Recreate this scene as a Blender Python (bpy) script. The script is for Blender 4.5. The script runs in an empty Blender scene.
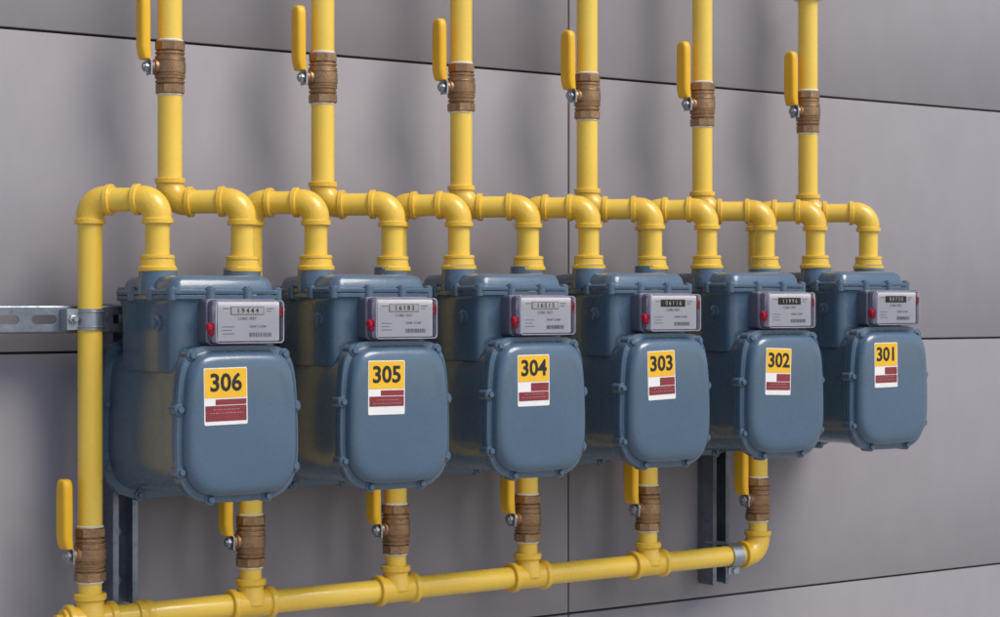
import bpy, math, random, bmesh
from mathutils import Vector, Matrix
random.seed(7)
scene = bpy.context.scene
COL = scene.collection
S = 0.2676          # meter spacing
H0 = 1.25           # eye height
YC = -0.30          # plane of the front cover flanges (wall face is y = 0)
YCON = YC + 0.117   # pipe connections
YR = YC + 0.197     # riser plane

# ------------------------------------------------------------------ materials
def new_mat(name):
    m = bpy.data.materials.new(name); m.use_nodes = True
    nt = m.node_tree
    return m, nt, nt.nodes["Principled BSDF"]

def noise(nt, scale, detail=4, rough=0.55, vec=None, sc=None):
    n = nt.nodes.new("ShaderNodeTexNoise"); n.inputs["Scale"].default_value = scale
    n.inputs["Detail"].default_value = detail; n.inputs["Roughness"].default_value = rough
    g = nt.nodes.new("ShaderNodeNewGeometry")
    if sc:
        mp = nt.nodes.new("ShaderNodeMapping"); mp.inputs["Scale"].default_value = sc
        nt.links.new(g.outputs["Position"], mp.inputs["Vector"]); nt.links.new(mp.outputs[0], n.inputs["Vector"])
    else:
        nt.links.new(g.outputs["Position"], n.inputs["Vector"])
    return n

def ramp(nt, src, p0, c0, p1, c1):
    r = nt.nodes.new("ShaderNodeValToRGB")
    r.color_ramp.elements[0].position = p0; r.color_ramp.elements[0].color = c0
    r.color_ramp.elements[1].position = p1; r.color_ramp.elements[1].color = c1
    nt.links.new(src, r.inputs[0]); return r

def mix(nt, fac, a, b, mode='MIX'):
    m = nt.nodes.new("ShaderNodeMix"); m.data_type = 'RGBA'; m.blend_type = mode
    if isinstance(fac, (int, float)): m.inputs[0].default_value = fac
    else: nt.links.new(fac, m.inputs[0])
    for i, v in ((6, a), (7, b)):
        if isinstance(v, tuple): m.inputs[i].default_value = v
        else: nt.links.new(v, m.inputs[i])
    return m.outputs[2]

def paint(name, ca, cb, dirt, rough, s1=6, bump=0.12, bscale=260, coat=0.0, dirt_amt=(0.58, 0.75), metal=0.0, chips=None):
    m, nt, b = new_mat(name)
    n1 = noise(nt, s1, 3)
    r1 = ramp(nt, n1.outputs[0], 0.35, ca + (1,), 0.68, cb + (1,))
    n2 = noise(nt, s1 * 9, 8, 0.7)
    r2 = ramp(nt, n2.outputs[0], dirt_amt[0], (0, 0, 0, 1), dirt_amt[1], (1, 1, 1, 1))
    col = mix(nt, r2.outputs[0], r1.outputs[0], dirt + (1,))
    if chips:
        n4 = noise(nt, chips[1], 2, 0.5)
        r4 = ramp(nt, n4.outputs[0], chips[2], (0, 0, 0, 1), chips[2] + .015, (1, 1, 1, 1))
        col = mix(nt, r4.outputs[0], col, chips[0] + (1,))
    nt.links.new(col, b.inputs["Base Color"])
    rr = nt.nodes.new("ShaderNodeMapRange"); nt.links.new(n2.outputs[0], rr.inputs[0])
    rr.inputs[1].default_value = 0.3; rr.inputs[2].default_value = 0.75
    rr.inputs[3].default_value = rough - 0.05; rr.inputs[4].default_value = rough + 0.12
    nt.links.new(rr.outputs[0], b.inputs["Roughness"])
    b.inputs["Metallic"].default_value = metal
    b.inputs["Coat Weight"].default_value = coat; b.inputs["Coat Roughness"].default_value = 0.10
    n3 = noise(nt, bscale, 3)
    bp = nt.nodes.new("ShaderNodeBump"); bp.inputs["Strength"].default_value = bump; bp.inputs["Distance"].default_value = 0.002
    nt.links.new(n3.outputs[0], bp.inputs["Height"]); nt.links.new(bp.outputs[0], b.inputs["Normal"])
    return m

M_YEL = paint("yellow_pipe_paint", (0.89, 0.60, 0.075), (0.84, 0.54, 0.055), (0.62, 0.39, 0.06), 0.28, 7, 0.08, 180, dirt_amt=(0.64, 0.88), coat=.5)
M_YELF = paint("yellow_fitting_paint", (0.84, 0.53, 0.05), (0.77, 0.46, 0.035), (0.50, 0.30, 0.035), 0.30, 9, 0.30, 230, dirt_amt=(0.60, 0.85), coat=.45)
M_VINYL = paint("yellow_vinyl", (0.88, 0.49, 0.015), (0.80, 0.43, 0.012), (0.5, 0.28, 0.03), 0.38, 9, 0.05, 90, dirt_amt=(0.66, 0.9))
M_BLUE = paint("blue_grey_enamel", (0.076, 0.130, 0.192), (0.064, 0.113, 0.170), (0.095, 0.152, 0.212), 0.25, 5, 0.10, 260, dirt_amt=(0.60, 0.95), coat=.6, chips=((.20, .26, .32), 60, .775))
M_BRASS = paint("aged_brass", (0.42, 0.25, 0.13), (0.32, 0.185, 0.095), (0.17, 0.10, 0.06), 0.36, 22, 0.3, 300, metal=0.7, dirt_amt=(0.5, 0.75))
M_ZINC = paint("galvanized_steel", (0.46, 0.49, 0.53), (0.32, 0.35, 0.39), (0.22, 0.24, 0.27), 0.36, 18, 0.1, 200, metal=0.9, dirt_amt=(0.55, 0.8))
M_STRUT = paint("weathered_strut_steel", (0.27, 0.30, 0.35), (0.19, 0.215, 0.255), (0.12, 0.135, 0.16), 0.40, 14, 0.1, 200, metal=0.85, dirt_amt=(0.5, 0.8))
M_DOPE = paint("thread_sealant", (0.75, 0.73, 0.66), (0.62, 0.58, 0.48), (0.5, 0.42, 0.2), 0.7, 30, 0.3, 300)
M_WHITE = paint("index_plate_white", (0.88, 0.87, 0.90), (0.84, 0.83, 0.87), (0.74, 0.73, 0.77), 0.5, 12, 0.02)
M_LWHITE = paint("label_white", (0.84, 0.82, 0.80), (0.78, 0.76, 0.74), (0.64, 0.62, 0.58), 0.5, 12, 0.02)
M_LYEL = paint("label_yellow", (0.88, 0.50, 0.02), (0.84, 0.46, 0.02), (0.7, 0.38, 0.03), 0.45, 12, 0.02)
M_MAR = paint("label_maroon", (0.25, 0.030, 0.038), (0.20, 0.022, 0.03), (0.34, 0.10, 0.10), 0.5, 30, 0.02)
M_MART = paint("label_fine_print", (0.50, 0.25, 0.24), (0.45, 0.20, 0.20), (0.34, 0.12, 0.12), 0.5, 30, 0.0)
M_BLACK = paint("ink_black", (0.012, 0.012, 0.012), (0.015, 0.015, 0.015), (0.03, 0.03, 0.03), 0.5, 12, 0.0)
M_GREY = paint("ink_grey", (0.20, 0.20, 0.22), (0.26, 0.26, 0.28), (0.34, 0.34, 0.36), 0.5, 12, 0.0)
M_RED = paint("red_seal_plastic", (0.60, 0.012, 0.045), (0.50, 0.01, 0.03), (0.3, 0.02, 0.03), 0.3, 12, 0.0)
M_DARK = paint("dark_housing", (0.13, 0.13, 0.17), (0.10, 0.10, 0.14), (0.18, 0.18, 0.22), 0.35, 12, 0.05)
M_RIM = paint("frosted_plastic_rim", (0.40, 0.37, 0.47), (0.28, 0.26, 0.36), (0.58, 0.56, 0.64), 0.20, 30, 0.05)

M_CLEAR, nt, b = new_mat("clear_plastic")
out = nt.nodes["Material Output"]
tr = nt.nodes.new("ShaderNodeBsdfTransparent"); tr.inputs[0].default_value = (0.99, 0.985, 0.995, 1)
gl = nt.nodes.new("ShaderNodeBsdfGlossy"); gl.inputs["Roughness"].default_value = 0.05
fr = nt.nodes.new("ShaderNodeFresnel"); fr.inputs[0].default_value = 1.5
mx = nt.nodes.new("ShaderNodeMixShader")
nt.links.new(fr.outputs[0], mx.inputs[0]); nt.links.new(tr.outputs[0], mx.inputs[1]); nt.links.new(gl.outputs[0], mx.inputs[2])
nt.links.new(mx.outputs[0], out.inputs[0])

M_WALL, nt, b = new_mat("fibre_cement_panel")
n1 = noise(nt, 1.3, 4, 0.6)
r1 = ramp(nt, n1.outputs[0], 0.3, (0.272, 0.250, 0.270, 1), 0.7, (0.298, 0.274, 0.294, 1))
n2 = noise(nt, 14, 8, 0.65, sc=(1, 1, 0.6))
r2 = ramp(nt, n2.outputs[0], 0.3, (0.95, 0.95, 0.95, 1), 0.75, (1.05, 1.05, 1.05, 1))
nt.links.new(mix(nt, 1.0, r1.outputs[0], r2.outputs[0], 'MULTIPLY'), b.inputs["Base Color"])
b.inputs["Roughness"].default_value = 0.6
n3 = noise(nt, 420, 4); bp = nt.nodes.new("ShaderNodeBump"); bp.inputs["Strength"].default_value = 0.2; bp.inputs["Distance"].default_value = 0.001
nt.links.new(n3.outputs[0], bp.inputs["Height"]); nt.links.new(bp.outputs[0], b.inputs["Normal"])
M_GAP = paint("joint_backing", (0.035, 0.032, 0.04), (0.045, 0.04, 0.05), (0.03, 0.03, 0.03), 0.8)
M_GROUND = paint("concrete_ground", (0.38, 0.37, 0.35), (0.32, 0.31, 0.30), (0.24, 0.23, 0.22), 0.8, 1.5, 0.4, 60)

# ------------------------------------------------------------------ mesh builder
class MB:
    def __init__(s): s.v = []; s.f = []; s.m = []; s.mats = []
    def mi(s, mat):
        if mat not in s.mats: s.mats.append(mat)
        return s.mats.index(mat)
    def ring(s, pts):
        b = len(s.v); s.v += [tuple(p) for p in pts]; return list(range(b, b + len(pts)))
    def face(s, idx, mat): s.f.append(tuple(idx)); s.m.append(s.mi(mat))
    def bridge(s, a, b, mat):
        n = len(a)
        for i in range(n):
            j = (i + 1) % n
            s.face((a[i], a[j], b[j], b[i]), mat)
    def build(s, name, parent=None, angle=35, loc=(0, 0, 0)):
        me = bpy.data.meshes.new(name); me.from_pydata(s.v, [], s.f)
        for m in s.mats: me.materials.append(m)
        for p, k in zip(me.polygons, s.m): p.material_index = k; p.use_smooth = True
        me.validate(); me.update()
        bm = bmesh.new(); bm.from_mesh(me); bmesh.ops.recalc_face_normals(bm, faces=bm.faces); bm.to_mesh(me); bm.free()
        me.set_sharp_from_angle(angle=math.radians(angle))
        o = bpy.data.objects.new(name, me); COL.objects.link(o); o.location = loc
        if parent: o.parent = parent
        return o

def sweep(mb, fr, mat, seg=28, caps=True, phase=0.0, up=None):
    t0 = fr[0][1].normalized()
    a = up or (Vector((1, 0, 0)) if abs(t0.x) < 0.8 else Vector((0, 1, 0)))
    nrm = (a - t0 * a.dot(t0)).normalized()
    prev = None; first = None; pt = t0
    for p, t, r in fr:
        t = t.normalized()
        q = pt.rotation_difference(t); nrm = q @ nrm; nrm = (nrm - t * nrm.dot(t)).normalized(); pt = t
        bn = t.cross(nrm)
        pts = [p + (nrm * math.cos(phase + 2 * math.pi * i / seg) + bn * math.sin(phase + 2 * math.pi * i / seg)) * r for i in range(seg)]
        rg = mb.ring(pts)
        if prev: mb.bridge(prev, rg, mat)
        else: first = rg
        prev = rg
    if caps: mb.face(first[::-1], mat); mb.face(prev, mat)

def rod(mb, a, d, prof, mat, seg=28, **k):
    a = Vector(a); d = Vector(d).normalized()
    sweep(mb, [(a + d * t, d, r) for t, r in prof], mat, seg, **k)

def pipe(mb, a, b, r, mat=None):
    a = Vector(a); b = Vector(b); d = b - a
    rod(mb, a, d, [(0, r), (d.length, r)], mat or M_YEL, 32)

def elbow(mb, C, d1, d2, L=0.036, Rb=0.026, rc=0.0232, rb=0.0206, mat=None):
    C = Vector(C); d1 = Vector(d1).normalized(); d2 = Vector(d2).normalized()
    fr = []
    for t, r in ((L, rc - 0.004), (L, rc - 0.0012), (L - 0.0012, rc), (L - 0.0075, rc), (L - 0.0088, rb)):
        fr.append((C + d1 * t, -d1, r))
    O = C + (d1 + d2) * Rb
    for i in range(0, 13):
        th = math.pi / 2 * i / 12
        p = O - (d2 * math.cos(th) + d1 * math.sin(th)) * Rb
        t = d2 * math.sin(th) - d1 * math.cos(th)
        fr.append((p, t, rb + 0.0008 * math.sin(2 * th)))
    for t, r in ((L - 0.0088, rb), (L - 0.0075, rc), (L - 0.0012, rc), (L, rc - 0.0012), (L, rc - 0.004)):
        fr.append((C + d2 * t, d2, r))
    sweep(mb, fr, mat or M_YELF, 32)

def collar_prof(L, rc, rb):
    return [(-L, rc - .004), (-L, rc - .001), (-L + .0012, rc), (-L + .009, rc), (-L + .012, rb), (L - .012, rb), (L - .009, rc), (L - .0012, rc), (L, rc - .001), (L, rc - .004)]

def tee(mb, C, run, br, L=0.038, rc=0.0252, rb=0.0215):
    rod(mb, C, run, collar_prof(L, rc, rb), M_YELF, 32)
    rod(mb, C, br, [(0, rb + .003), (.016, rb + .002), (.022, rb - .001), (.028, rb - .001), (.031, rc - .001), (.038, rc - .001), (.040, rc - .003), (.040, rc - .006)], M_YELF, 32)

def coupling(mb, C, d, L=0.02, r=0.0235):
    rod(mb, C, d, collar_prof(L, r, r - .0015), M_YELF, 32)

def loft(mb, outline, stations, M, mat, c=(0, 0)):
    prev = None; first = None
    for st in stations:
        t, ka = st[0], st[1]; kb = st[2] if len(st) > 2 else ka
        rg = mb.ring([M @ Vector((c[0] + (a - c[0]) * ka, c[1] + (b - c[1]) * kb, t)) for a, b in outline])
        if prev: mb.bridge(prev, rg, mat)
        else: first = rg
        prev = rg
    mb.face(first[::-1], mat); mb.face(prev, mat)

def rrect(x0, x1, y0, y1, r, n=6):
    pts = []
    for cx, cy, a0 in ((x1 - r, y1 - r, 0), (x0 + r, y1 - r, 90), (x0 + r, y0 + r, 180), (x1 - r, y0 + r, 270)):
        for i in range(n + 1):
            a = math.radians(a0 + 90 * i / n); pts.append((cx + r * math.cos(a), cy + r * math.sin(a)))
    return pts

def rbox(mb, x, y, z, mat, r=0.002, e=0.0008, M=None):
    (x0, x1), (y0, y1), (z0, z1) = x, y, z
    cx, cy = (x0 + x1) / 2, (y0 + y1) / 2; hx, hy = (x1 - x0) / 2, (y1 - y0) / 2
    loft(mb, rrect(x0, x1, y0, y1, r), [(z0, 1 - e / hx, 1 - e / hy), (z0 + e, 1), (z1 - e, 1), (z1, 1 - e / hx, 1 - e / hy)], M or Matrix(), mat, (cx, cy))

XZ = Matrix(((1, 0, 0, 0), (0, 0, 1, 0), (0, 1, 0, 0), (0, 0, 0, 1)))   # (a,b,t) -> (a, t, b)

def smooth_outline(pts, sub=4):
    n = len(pts); out = []
    for i in range(n):
        p0, p1, p2, p3 = (Vector(pts[(i + k) % n]) for k in (-1, 0, 1, 2))
        for j in range(sub):
            t = j / sub
            out.append(tuple(0.5 * ((2 * p1) + (p2 - p0) * t + (2 * p0 - 5 * p1 + 4 * p2 - p3) * t * t + (3 * p1 - p0 - 3 * p2 + p3) * t ** 3)))
    return out

def empty(name, loc):
    e = bpy.data.objects.new(name, None); e.empty_display_size = 0.05; COL.objects.link(e); e.location = loc; return e

_tc = {}
def text_mesh(body, size, bold, mat, align='CENTER', ext=0.0002):
    key = (body, size, bold, mat.name, align)
    if key in _tc: return _tc[key]
    cu = bpy.data.curves.new("txt", 'FONT'); cu.body = body; cu.size = size; cu.offset = bold; cu.extrude = ext
    cu.align_x = align; cu.align_y = 'CENTER'; cu.resolution_u = 3
    ob = bpy.data.objects.new("txt", cu); COL.objects.link(ob)
    bpy.context.view_layer.update()
    me = bpy.data.meshes.new_from_object(ob.evaluated_get(bpy.context.evaluated_depsgraph_get()))
    bpy.data.objects.remove(ob); me.materials.clear(); me.materials.append(mat)
    for p in me.polygons: p.material_index = 0
    _tc[key] = me; return me

def text(name, body, size, loc, mat, parent, bold=0.0, sx=1.0):
    o = bpy.data.objects.new(name, text_mesh(body, size, bold, mat)); COL.objects.link(o)
    o.parent = parent; o.location = loc; o.rotation_euler = (math.radians(90), 0, 0); o.scale = (sx, 1, 1); return o

# ------------------------------------------------------------------ meters
half = [(.0, .1125), (.035, .112), (.060, .1105), (.076, .104), (.0865, .092), (.0925, .074), (.0960, .045), (.0982, .00), (.0985, -.045), (.0955, -.070), (.087, -.089), (.073, -.1025), (.052, -.1105), (.025, -.112)]
full = half + [(0, -.1122)] + [(-x, z) for x, z in reversed(half[1:])]
OUT = smooth_outline(full, 3)
ZC = -0.174
OUTZ = [(x, z + ZC) for x, z in OUT]

def make_meter(n, num):
    x = n * S; dz = n * 0.0035
    e = empty("gas_meter", (x, YC, H0 + dz))
    jr = random.Random(n * 11 + 3)
    e.rotation_euler = (math.radians(jr.uniform(-.3, .3)), 0, math.radians(jr.uniform(-.7, .7)))
    c = (0, ZC)
    mb = MB()
    st = [(.262, .60), (.2615, .72), (.259, .80), (.254, .87), (.246, .93), (.238, .965), (.236, .97), (.236, 1.075), (.2345, 1.095), (.2255, 1.095), (.224, 1.085), (.224, .995),
          (.210, .970), (.17, .948), (.117, .935), (.06, .930), (.030, .94), (.0185, .955), (.0175, .965), (.0175, .99), (.0165, 1.0), (.0105, 1.0)]
    loft(mb, OUTZ, st, XZ, M_BLUE, c)
    bpb = [(.085, .1055), (.102, .022), (.100, -.072), (.047, -.1175)]
    for a, b in bpb + [(-a, b) for a, b in bpb]:
        rod(mb, (a, .2210, b + ZC), (0, 1, 0), [(0, .0078), (.0012, .009), (.0165, .009), (.018, .0076)], M_BLUE, 16)
        rod(mb, (a, .2235, b + ZC), (0, -1, 0), [(0, .0052), (.0050, .0052), (.0058, .0044)], M_BLUE, 6)
    mb.build("case", e)
    mb = MB()
    st = [(.0095, .99), (.0095, 1.0), (.0015, 1.0), (0, .990), (0, .938), (-.0010, .922), (-.0070, .912), (-.0120, .896), (-.0155, .868), (-.0175, .835), (-.0188, .79), (-.0196, .72)]
    loft(mb, OUTZ, st, XZ, M_BLUE, c)
    bp = [(.0745, .0980), (.0935, .022), (.0915, -.066), (.046, -.1060)]
    bp = bp + [(-a, b) for a, b in bp]
    for a, b in bp:
        rod(mb, (a, .0192, b + ZC), (0, -1, 0), [(0, .0078), (.0012, .009), (.0198, .009), (.0215, .0076)], M_BLUE, 18)
        ph = jr.uniform(0, 1)
        rod(mb, (a, -.0022, b + ZC), (0, -1, 0), [(0, .0062), (.0007, .0062)], M_BLUE, 18)
        rod(mb, (a, -.0028, b + ZC), (0, -1, 0), [(0, .0050), (.0032, .0050), (.0040, .0042)], M_BLUE, 6, phase=ph)
    mb.build("front_cover", e, 28)
    mb = MB()
    o = rrect(-.089, .084, .034, .208, .018)
    loft(mb, o, [(-.10, 1.0), (-.02, 1.0), (-.004, 1.01), (.002, 1.04), (.004, 1.065), (.0045, 1.075), (.0095, 1.08), (.0100, 1.075)], Matrix(), M_BLUE, (0, .117))
    loft(mb, o, [(.0112, 1.06), (.0112, 1.075), (.0122, 1.083), (.0165, 1.083), (.0178, 1.07), (.0182, 1.02), (.0200, .985), (.029, .960), (.0355, .91), (.0380, .84), (.0390, .70)], Matrix(), M_BLUE, (0, .117))
    for sx in (-1, 1):
        rod(mb, (sx * .069, .117, .012), (0, 0, 1), [(0, .030), (.018, .030), (.026, .0285), (.0395, .0275), (.0405, .0265)], M_BLUE, 32)
    for bx, by in ((-.086, .038), (-.03, .030), (.03, .030), (.084, .038), (-.093, .09), (-.093, .15), (.088, .09), (.088, .15), (-.086, .202), (.084, .202), (0, .212)):
        rod(mb, (bx, by, .002), (0, 0, 1), [(0, .0065), (.001, .0078), (.0175, .0078), (.0185, .007)], M_BLUE, 16)
        rod(mb, (bx, by, .0183), (0, 0, 1), [(0, .0048), (.0036, .0048), (.0042, .004)], M_BLUE, 6, phase=jr.uniform(0, 1))
    rod(mb, (-.088, .075, -.030), (-1, 0, 0), [(0, .011), (.004, .011), (.005, .0095)], M_BLUE, 24)
    rod(mb, (-.092, .075, -.030), (-1, 0, 0), [(0, .006), (.006, .006)], M_BLUE, 4, phase=.5)
    mb.build("valve_housing", e)
    # index
    mb = MB()
    rbox(mb, (-.047, .068), (-.061, .0045), (.012, .036), M_DARK, .006, .001, XZ)
    rbox(mb, (-.044, .065), (-.058, .0015), (-.0030, .012), M_RIM, .005, .0008, XZ)
    mb.build("index_housing", e)
    mb = MB()
    Q = -.0060   # plate offset
    def pl(x, z, y0, y1, m, r=.0003, ee=.0002): rbox(mb, x, z, (y0 + Q, y1 + Q), m, r, ee, XZ)
    pl((-.038, .0615), (-.0560, .0000), -.0030, .004, M_WHITE, .002, .0004)
    D = M_GREY if n in (0, 1, 2) else M_BLACK
    pl((-.018, .036), (-.0185, -.0065), -.0040, -.002, D, .001, .0003)
    if n < 3:
        pl((-.0168, .0348), (-.0175, -.0075), -.0046, -.003, M_LWHITE, .001, .0003)
    for lx, lw, lz in ((-.030, .010, -.010), (.040, .012, -.010), (.040, .008, -.014)):
        pl((lx, lx + lw), (lz, lz + .0012), -.0036, -.002, M_GREY)
    for i in range(3):
        pl((-.031, -.012 - .004 * (i % 2)), (-.036 - i * .005, -.0350 - i * .005), -.0036, -.002, M_GREY)
    bx = .012
    for i in range(16):
        w = jr.choice((.0006, .0011, .0016))
        pl((bx, bx + w), (-.050, -.044), -.0036, -.002, M_GREY, .0002, .0001); bx += w + jr.choice((.0008, .0013))
    mb.build("index_plate", e)
    digits = "%05d" % jr.randint(300, 19999)
    text("counter_digits", " ".join(digits), .0098, (.009, Q + (-.0050 if n < 3 else -.0044), -.0126), M_BLACK if n < 3 else M_LWHITE, e, 0.0001)
    text("unit_text", "CUBIC FEET", .0058, (.009, Q - .0033, -.0240), M_GREY, e)
    text("unit_text_b", "TEMP COMP", .0052, (.026, Q - .0033, -.0355), M_GREY, e)
    mb = MB()
    rbox(mb, (-.046, .067), (-.060, .0035), (-.0145, .0125), M_CLEAR, .007, .0022, XZ)
    mb.build("index_window", e)
    mb = MB()
    o1 = rrect(-.0468, .0678, -.0608, .0043, .007); o2 = rrect(-.0438, .0648, -.0578, .0013, .005)
    a = mb.ring([(p[0], .0105, p[1]) for p in o1]); b2 = mb.ring([(p[0], .0070, p[1]) for p in o1])
    c2 = mb.ring([(p[0], .0070, p[1]) for p in o2]); d2 = mb.ring([(p[0], .0105, p[1]) for p in o2])
    mb.bridge(a, b2, M_RIM); mb.bridge(b2, c2, M_RIM); mb.bridge(c2, d2, M_RIM); mb.bridge(d2, a, M_RIM)
    o1 = rrect(-.0450, .0660, -.0590, .0025, .006); o3 = rrect(-.0437, .0647, -.0577, .0012, .005)
    a = mb.ring([(p[0], -.0147, p[1]) for p in o1]); b2 = mb.ring([(p[0], -.0154, p[1]) for p in o1]); c2 = mb.ring([(p[0], -.0154, p[1]) for p in o3])
    d2 = mb.ring([(p[0], -.0147, p[1]) for p in o3])
    for u, w in ((a, b2), (b2, c2), (c2, d2), (d2, a)): mb.bridge(u, w, M_RIM)
    for sxp, zz, sz in ((-.046, -.036, 1.2), (.0665, -.012, .95)):
        d = -1 if sxp < 0 else 1
        rod(mb, (sxp - d * .003, -.003, zz), (d, 0, 0), [(0, .005 * sz), (.006, .0060 * sz), (.0085, .0045 * sz), (.0095, .002 * sz)], M_RED, 18)
        rod(mb, (sxp - d * .003, -.003, zz - .007), (d, 0, 0), [(0, .004 * sz), (.004, .0042 * sz), (.0055, .003 * sz)], M_RED, 18)
    mb.build("index_frame_and_seals", e)
    # number label
    lx0, lx1 = {0: (-.066, .0030), 1: (-.062, .003), 2: (-.054, .009), 3: (-.056, .004), 4: (-.058, .002), 5: (-.057, .002)}[n]
    zt = {0: -.093, 1: -.091, 2: -.090, 3: -.091, 4: -.094, 5: -.091}[n]; zb = zt - .081
    F = -.0197
    lab = empty("number_label", (0, 0, 0)); lab.parent = e
    tilt = {0: -.8, 1: .3, 2: -.5, 3: -1.8, 4: 2.0, 5: -.6}[n]
    lab.location = ((lx0 + lx1) / 2, F, (zt + zb) / 2); lab.rotation_euler = (0, math.radians(tilt), 0)
    hw = (lx1 - lx0) / 2; hh = (zt - zb) / 2
    mb = MB()
    rbox(mb, (-hw, hw), (-hh, hh), (-.0006, .0015), M_LWHITE, .0025, .0002, XZ)
    rbox(mb, (-hw + .0012, hw - .0012), (hh - .0425, hh - .0012), (-.0010, -.0004), M_LYEL, .002, .0002, XZ)
    if n in (0, 1):
        rects = [(-hw + .018, hw - .0018, -hh + .0285, hh - .0445), (-hw + .0018, hw - .0018, -hh + .0055, -hh + .0275)] if n == 0 else \
                [(-hw + .022, hw - .0018, -hh + .0285, hh - .0445), (-hw + .0018, hw - .0018, -hh + .0125, -hh + .0275)]
    else:
        rects = [(-hw + .026, hw - .0018, -hh + .0235, hh - .0445), (-hw + .0018, hw - .0018, -hh + .0085, -hh + .0225)]
    for i, (a, b_, c_, d_) in enumerate(rects):
        rbox(mb, (a, b_), (c_, d_), (-.0010, -.0004), M_MAR, .0008, .0002, XZ)
    for i in range(2):
        zz = -hh + .0165 + i * .005 - (.003 if n > 1 else 0)
        wl = hw * (1.5, 1.2)[i]
        xx = -wl / 2
        while xx < wl / 2:
            w = jr.uniform(.002, .006)
            rbox(mb, (xx, min(xx + w, wl / 2 + .001)), (zz, zz + .0009), (-.0014, -.0008), M_MART, .0002, .0001, XZ); xx += w + .0015
    mb.build("label_plate", lab)
    text("label_number", str(num), .0345, (0, -.0012, hh - .0220), M_BLACK, lab, 0.0009, 1.0)
    return e

meters = [make_meter(i, 306 - i) for i in range(6)]

# ------------------------------------------------------------------ valves
def ball_valve(x, y, z, seed=0):
    e = empty("ball_valve", (x, y, z)); jr = random.Random(seed)
    e.rotation_euler = (0, 0, math.radians(jr.uniform(-9, 6)))
    mb = MB()
    ph = jr.uniform(0, 1)
    for s in (-1, 1):
        rod(mb, (0, 0, s * .0395), (0, 0, -s), [(0, .0190), (0, .0215), (.0015, .0232), (.013, .0232), (.0145, .0215), (.0150, .0200)], M_BRASS, 8, phase=ph)
        rod(mb, (0, 0, s * .0265), (0, 0, -s), [(0, .0195), (.0028, .0195), (.0033, .0222), (.006, .0224), (.0068, .0204), (.009, .0204), (.010, .0226), (.013, .0228)], M_BRASS, 32)
        rod(mb, (0, 0, s * .0395), (0, 0, s), [(0, .0196), (.0018, .0198), (.0032, .0186)], M_DOPE, 28)
    rod(mb, (0, 0, -.0140), (0, 0, 1), [(0, .0215), (.001, .0228), (.003, .0232), (.0038, .0222), (.0052, .0222), (.006, .0234), (.014, .0238), (.022, .0234), (.0228, .0222), (.0242, .0222), (.025, .0232), (.027, .0228), (.028, .0215)], M_BRASS, 32)
    rod(mb, (-.014, 0, 0), (-1, 0, 0), [(0, .012), (.011, .012), (.0125, .010), (.018, .0085)], M_BRASS, 24)
    mb.build("body", e)
    mb = MB()
    rod(mb, (-.030, 0, 0), (-1, 0, 0), [(0, .0055), (.013, .0055)], M_ZINC, 16)
    rod(mb, (-.0355, 0, 0), (-1, 0, 0), [(0, .0085), (.005, .0085), (.0055, .0075)], M_ZINC, 6)
    path = [(-.0325, -.012), (-.0325, .008), (-.035, .012), (-.0395, .017), (-.0415, .024), (-.0415, .060)]
    prev = None
    for i, (px, pz) in enumerate(path):
        w = .0110 if i < 3 else .0085
        rg = mb.ring([(px + .0011, -w, pz), (px + .0011, w, pz), (px - .0011, w, pz), (px - .0011, -w, pz)])
        if prev: mb.bridge(prev, rg, M_ZINC)
        else: mb.face(rg[::-1], M_ZINC)
        prev = rg
    mb.face(prev, M_ZINC)
    mb.build("lever", e)
    mb = MB()
    sec = rrect(-.0080, .0080, -.0140, .0140, .0058, 5)
    st = [(.0105, .70, .78, .0385), (.0115, .85, .90, .0390), (.018, .95, .95, .0405), (.028, 1, 1, .0420), (.060, 1, 1.03, .0420), (.087, 1, 1.0, .0420), (.100, 1, .97, .0420), (.106, .97, .88, .0420), (.1105, .88, .68, .0420), (.1125, .6, .40, .0420)]
    prev = None
    for t, ka, kb, off in st:
        rg = mb.ring([(-off + a * ka, b * kb, t) for a, b in sec])
        if prev: mb.bridge(prev, rg, M_VINYL)
        else: mb.face(rg[::-1], M_VINYL)
        prev = rg
    mb.face(prev, M_VINYL)
    mb.build("grip", e, 50)
    return e

RP = 0.0178
HZ = 0.150
ZTV = 0.3535; ZBV = -0.371; ZMAN = -0.468
XSH = -0.009
XB = lambda j: -0.1338 + j * S + XSH + .003

def union_nut(mb, x, y, z):
    rod(mb, (x, y, z), (0, 0, 1), [(0, .024), (0, .0275), (.0015, .0288), (.006, .0288), (.0078, .0270), (.0085, .0258), (.018, .0244), (.0195, .0254), (.0235, .0250), (.0245, .023), (.0245, .017)], M_YELF, 32)

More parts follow.
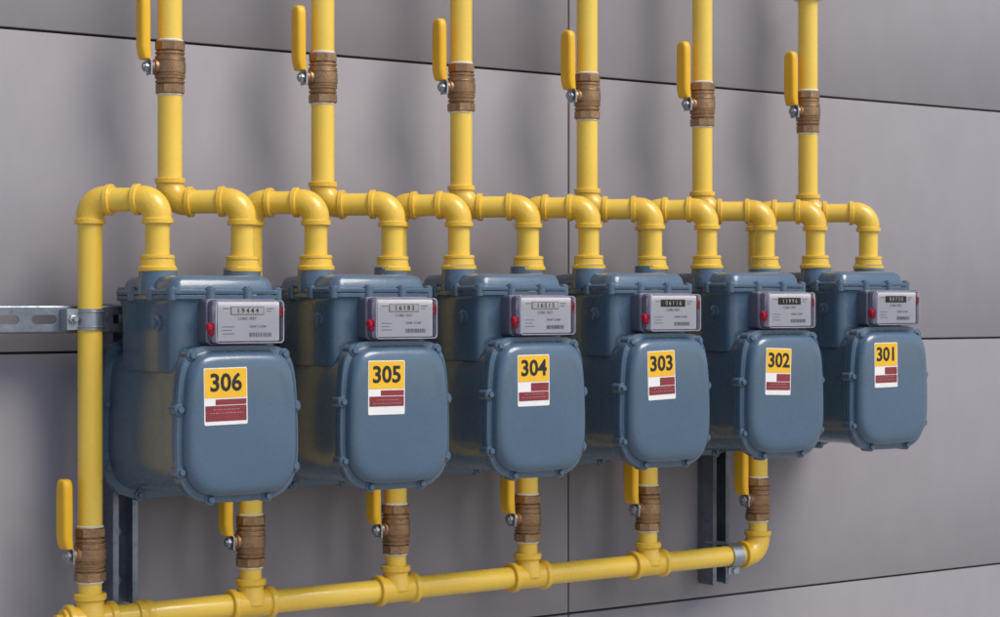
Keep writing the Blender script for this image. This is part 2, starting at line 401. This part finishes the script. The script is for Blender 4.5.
for n in range(6):
    xc = n * S; dz = n * .0035; hz = H0 + HZ + dz; xr_ = xc + XSH - .001
    mb = MB()
    A = Vector((xc - .070, YCON, hz)); B = Vector((XB(n), YR, hz)); d = (B - A).normalized(); up = Vector((0, 0, 1))
    elbow(mb, A, -up, d); elbow(mb, B, -d, -up)
    pipe(mb, A + d * .03, B - d * .03, RP)
    union_nut(mb, A.x, A.y, H0 + .0445 + dz)
    pipe(mb, A - up * .03, (A.x, A.y, H0 + .05 + dz), RP)
    pipe(mb, B - up * .03, (B.x, B.y, H0 + ZBV + .038), RP + .0005)
    pipe(mb, (B.x, B.y, H0 + ZBV - .038), (B.x, B.y, H0 + ZMAN + .03), RP - .0005)
    mb.build("gas_inlet_pipe")
    mb = MB()
    A = Vector((xc + .070, YCON, hz + .001)); B = Vector((xr_, YR, hz + .001)); d = (B - A).normalized()
    elbow(mb, A, -up, d); elbow(mb, B, -d, up)
    pipe(mb, A + d * .03, B - d * .03, RP)
    union_nut(mb, A.x, A.y, H0 + .0445 + dz)
    pipe(mb, A - up * .03, (A.x, A.y, H0 + .05 + dz), RP)
    zv = H0 + ZTV + n * .0015
    pipe(mb, B + up * .03, (B.x, B.y, zv - .037), RP + .0007)
    top = 2.62
    pipe(mb, (B.x, B.y, zv + .037), (B.x, B.y, top - .03), RP + .0007)
    zc = H0 + (.578 if n == 5 else .66)
    if n == 5: tee(mb, (B.x, B.y, zc + .035), (0, 0, 1), (1, 0, 0), .040, .0262, .0232); rod(mb, (B.x + .036, B.y, zc + .035), (1, 0, 0), [(0, .018), (.006, .018), (.006, .011), (.014, .011)], M_YELF, 24)
    else: coupling(mb, (B.x, B.y, zc), (0, 0, 1), .02, .0245)
    elbow(mb, (B.x, B.y, top), (0, 0, -1), (0, 1, 0))
    pipe(mb, (B.x, B.y + .03, top), (B.x, .03, top), RP)
    mb.build("gas_outlet_pipe")
    ball_valve(B.x, YR, zv, n * 3 + 1)
    ball_valve(XB(n), YR, H0 + ZBV + n * .0008, n * 5 + 2)

mb = MB(); zm = H0 + ZMAN
pipe(mb, (XB(0), YR, zm), (XB(5) - .03, YR, zm), RP + .0006)
for j in range(0, 5): tee(mb, (XB(j), YR, zm), (1, 0, 0), (0, 0, 1))
rod(mb, (XB(0) - .036, YR, zm), (-1, 0, 0), [(0, .019), (.008, .019), (.008, .012), (.018, .012)], M_YELF, 24)
elbow(mb, (XB(5), YR, zm), (-1, 0, 0), (0, 0, 1), .042, .032, .0252, .0222)
coupling(mb, (XB(0) + .085, YR, zm), (1, 0, 0), .012, .0225)
mb.build("gas_manifold_pipe")

# ------------------------------------------------------------------ strut channels
def slotted_strut(name, x0, x1, y_front, z):
    mb = MB(); hw = .0206; t = .0025; dep = .041; pitch = .0580
    N = 32
    def stadium():
        p = []
        L, r = .0125, .0068
        for i in range(N):
            a = 2 * math.pi * (i + .5) / N
            cx = L if math.cos(a) > 0 else -L
            p.append((cx + r * math.cos(a), r * math.sin(a)))
        return p
    sd = stadium()
    x = x0
    while x < x1 - 1e-6:
        cx = x + pitch / 2
        rect = []
        for a, b in sd:
            k = max(abs(a) / (pitch / 2), abs(b) / (hw - .003)); rect.append((a / k, b / k))
        for c in ((1, 1), (1, -1), (-1, 1), (-1, -1)):
            P = (c[0] * pitch / 2, c[1] * (hw - .003))
            i = min(range(N), key=lambda q: (rect[q][0] - P[0]) ** 2 + (rect[q][1] - P[1]) ** 2); rect[i] = P
        a = mb.ring([(cx + p, y_front, z + q) for p, q in rect]); b = mb.ring([(cx + p, y_front, z + q) for p, q in sd])
        c = mb.ring([(cx + p, y_front + t, z + q) for p, q in sd]); d = mb.ring([(cx + p, y_front + t, z + q) for p, q in rect])
        mb.bridge(a, b, M_STRUT); mb.bridge(b, c, M_STRUT); mb.bridge(c, d, M_STRUT)
        x += pitch
    for s in (-1, 1):
        prof = [(0, .0176), (.0010, .0196), (.003, .0206), (dep, .0206), (dep, .0115), (dep - .006, .0115), (dep - .006, .0135), (dep - t, .0135), (dep - t, .0181), (.004, .0181), (t, .0172)]
        a = mb.ring([(x0, y_front + p, z + s * q) for p, q in prof]); b = mb.ring([(x, y_front + p, z + s * q) for p, q in prof])
        mb.bridge(a, b, M_STRUT); mb.face(a, M_STRUT); mb.face(b[::-1], M_STRUT)
    return mb.build(name, angle=25)

def open_strut(name, x, z0, z1):
    mb = MB(); yb = -.003; dep = .041; h = .0206; t = .0025
    prof = [(-h, yb), (-h, yb - dep), (-.0115, yb - dep), (-.0115, yb - dep + .007), (-.0138, yb - dep + .007), (-.0138, yb - dep + t), (-h + t, yb - dep + t), (-h + t, yb - t)]
    prof = prof + [(-a, b) for a, b in reversed(prof)]
    a = mb.ring([(x + p, q, z0) for p, q in prof]); b = mb.ring([(x + p, q, z1) for p, q in prof])
    mb.bridge(a, b, M_STRUT)
    for zz in (z0 + .035, z0 + .11):
        rod(mb, (x, yb - t, zz), (0, -1, 0), [(0, .011), (.003, .011), (.0035, .008), (.009, .008), (.010, .007)], M_ZINC, 6)
    return mb.build(name, angle=25)

slotted_strut("strut_channel", -.87, 1.38, YR + .0205, H0 - .0255)
open_strut("strut_channel", -.055, H0 - .462, H0 - .003)
open_strut("strut_channel", 1.160, H0 - .53, H0 - .003)

def clamp(x, z):
    mb = MB(); r = RP + .0012
    d = Vector((0, 0, 1))
    rod(mb, (x, YR, z - .0155), d, [(0, r), (0, r + .0022), (.031, r + .0022), (.031, r)], M_ZINC, 36)
    for s in (-.011, .011):
        rod(mb, (x, YR, z + s), d, [(-.0015, r + .0022), (-.0008, r + .0032), (.0008, r + .0032), (.0015, r + .0022)], M_ZINC, 36, caps=False)
    rbox(mb, (x - r - .019, x - r + .001), (YR - .004, YR - .0015), (z - .0155, z + .0155), M_ZINC, .0008, .0004)
    rbox(mb, (x - r - .019, x - r + .001), (YR + .0015, YR + .0200), (z - .0155, z + .0155), M_ZINC, .0008, .0004)
    rod(mb, (x - r - .010, YR - .004, z), (0, -1, 0), [(0, .007), (.0045, .007), (.005, .006), (.005, .0035), (.013, .0035)], M_ZINC, 6)
    return mb.build("pipe_clamp")
clamp(XB(0), H0 - .0255)

mb = MB(); r = RP + .0018; xm = XB(5) - .062
rod(mb, (xm - .014, YR, zm), (1, 0, 0), [(0, r), (0, r + .0022), (.026, r + .0022), (.026, r)], M_ZINC, 36)
rbox(mb, (xm - .014, xm + .012), (YR, YR + .062), (zm + r - .001, zm + r + .002), M_ZINC, .0005, .0003)
rbox(mb, (xm - .014, xm + .012), (YR - .004, YR + .0), (zm - r - .014, zm - r), M_ZINC, .0005, .0003)
rod(mb, (xm - .001, YR - .004, zm - r - .008), (0, -1, 0), [(0, .006), (.005, .006)], M_ZINC, 6)
mb.build("pipe_clamp")

# ------------------------------------------------------------------ wall and ground
wall = empty("building_wall", (0, 0, 0))
mb = MB()
rbox(mb, (-9.0, 15.0), (.008, .25), (0.0, 4.65), M_GAP, .01, .002)
mb.build("wall_backing", wall)
mb = MB()
zs = [H0 - .5605 + .4842 * k for k in range(-1, 9)]
zs = [0.05] + [z for z in zs if z > 0.1]
xs = [.832 + 2.44 * k for k in range(-4, 6)]
for i in range(len(xs) - 1):
    for k in range(len(zs) - 1):
        y = random.uniform(-.0005, .0003)
        rbox(mb, (xs[i] + .0018, xs[i + 1] - .0018), (zs[k] + .0020, zs[k + 1] - .0020), (y, .0085), M_WALL, .0012, .0008, XZ)
mb.build("cladding_panels", wall, 60)
mb = MB()
mb.face(mb.ring([(-300, -300, 0), (300, -300, 0), (300, 300, 0), (-300, 300, 0)]), M_GROUND)
mb.build("ground")

# ------------------------------------------------------------------ light
w = bpy.data.worlds.new("World"); scene.world = w; w.use_nodes = True
nt = w.node_tree; bg = nt.nodes["Background"]
sky = nt.nodes.new("ShaderNodeTexSky"); sky.sky_type = 'NISHITA'; sky.sun_disc = False
el, az = 50, 157
sky.sun_elevation = math.radians(el); sky.sun_rotation = math.radians(az); sky.dust_density = 2.0
nt.links.new(sky.outputs[0], bg.inputs[0]); bg.inputs[1].default_value = 0.15
L = bpy.data.lights.new("sun", 'SUN'); L.energy = 2.1; L.angle = math.radians(32); L.color = (1, .96, .89)
lo = bpy.data.objects.new("sun", L); COL.objects.link(lo)
dv = Vector((math.sin(math.radians(az)) * math.cos(math.radians(el)), math.cos(math.radians(az)) * math.cos(math.radians(el)), math.sin(math.radians(el))))
lo.rotation_euler = dv.to_track_quat('Z', 'Y').to_euler(); lo.location = (0, -4, 6)

# ------------------------------------------------------------------ camera
cam = bpy.data.cameras.new("camera"); co = bpy.data.objects.new("camera", cam); COL.objects.link(co)
co.location = (-1.377, -2.841, H0); co.rotation_euler = (math.radians(90), 0, math.radians(-35.9))
cam.lens = 72; cam.sensor_width = 36; cam.shift_y = -.0065; cam.clip_end = 1000; cam.clip_start = .05
cam.dof.use_dof = True; cam.dof.focus_distance = 3.15; cam.dof.aperture_fstop = 13
scene.camera = co
scene.view_settings.view_transform = 'Standard'; scene.view_settings.look = 'None'; scene.view_settings.exposure = 0
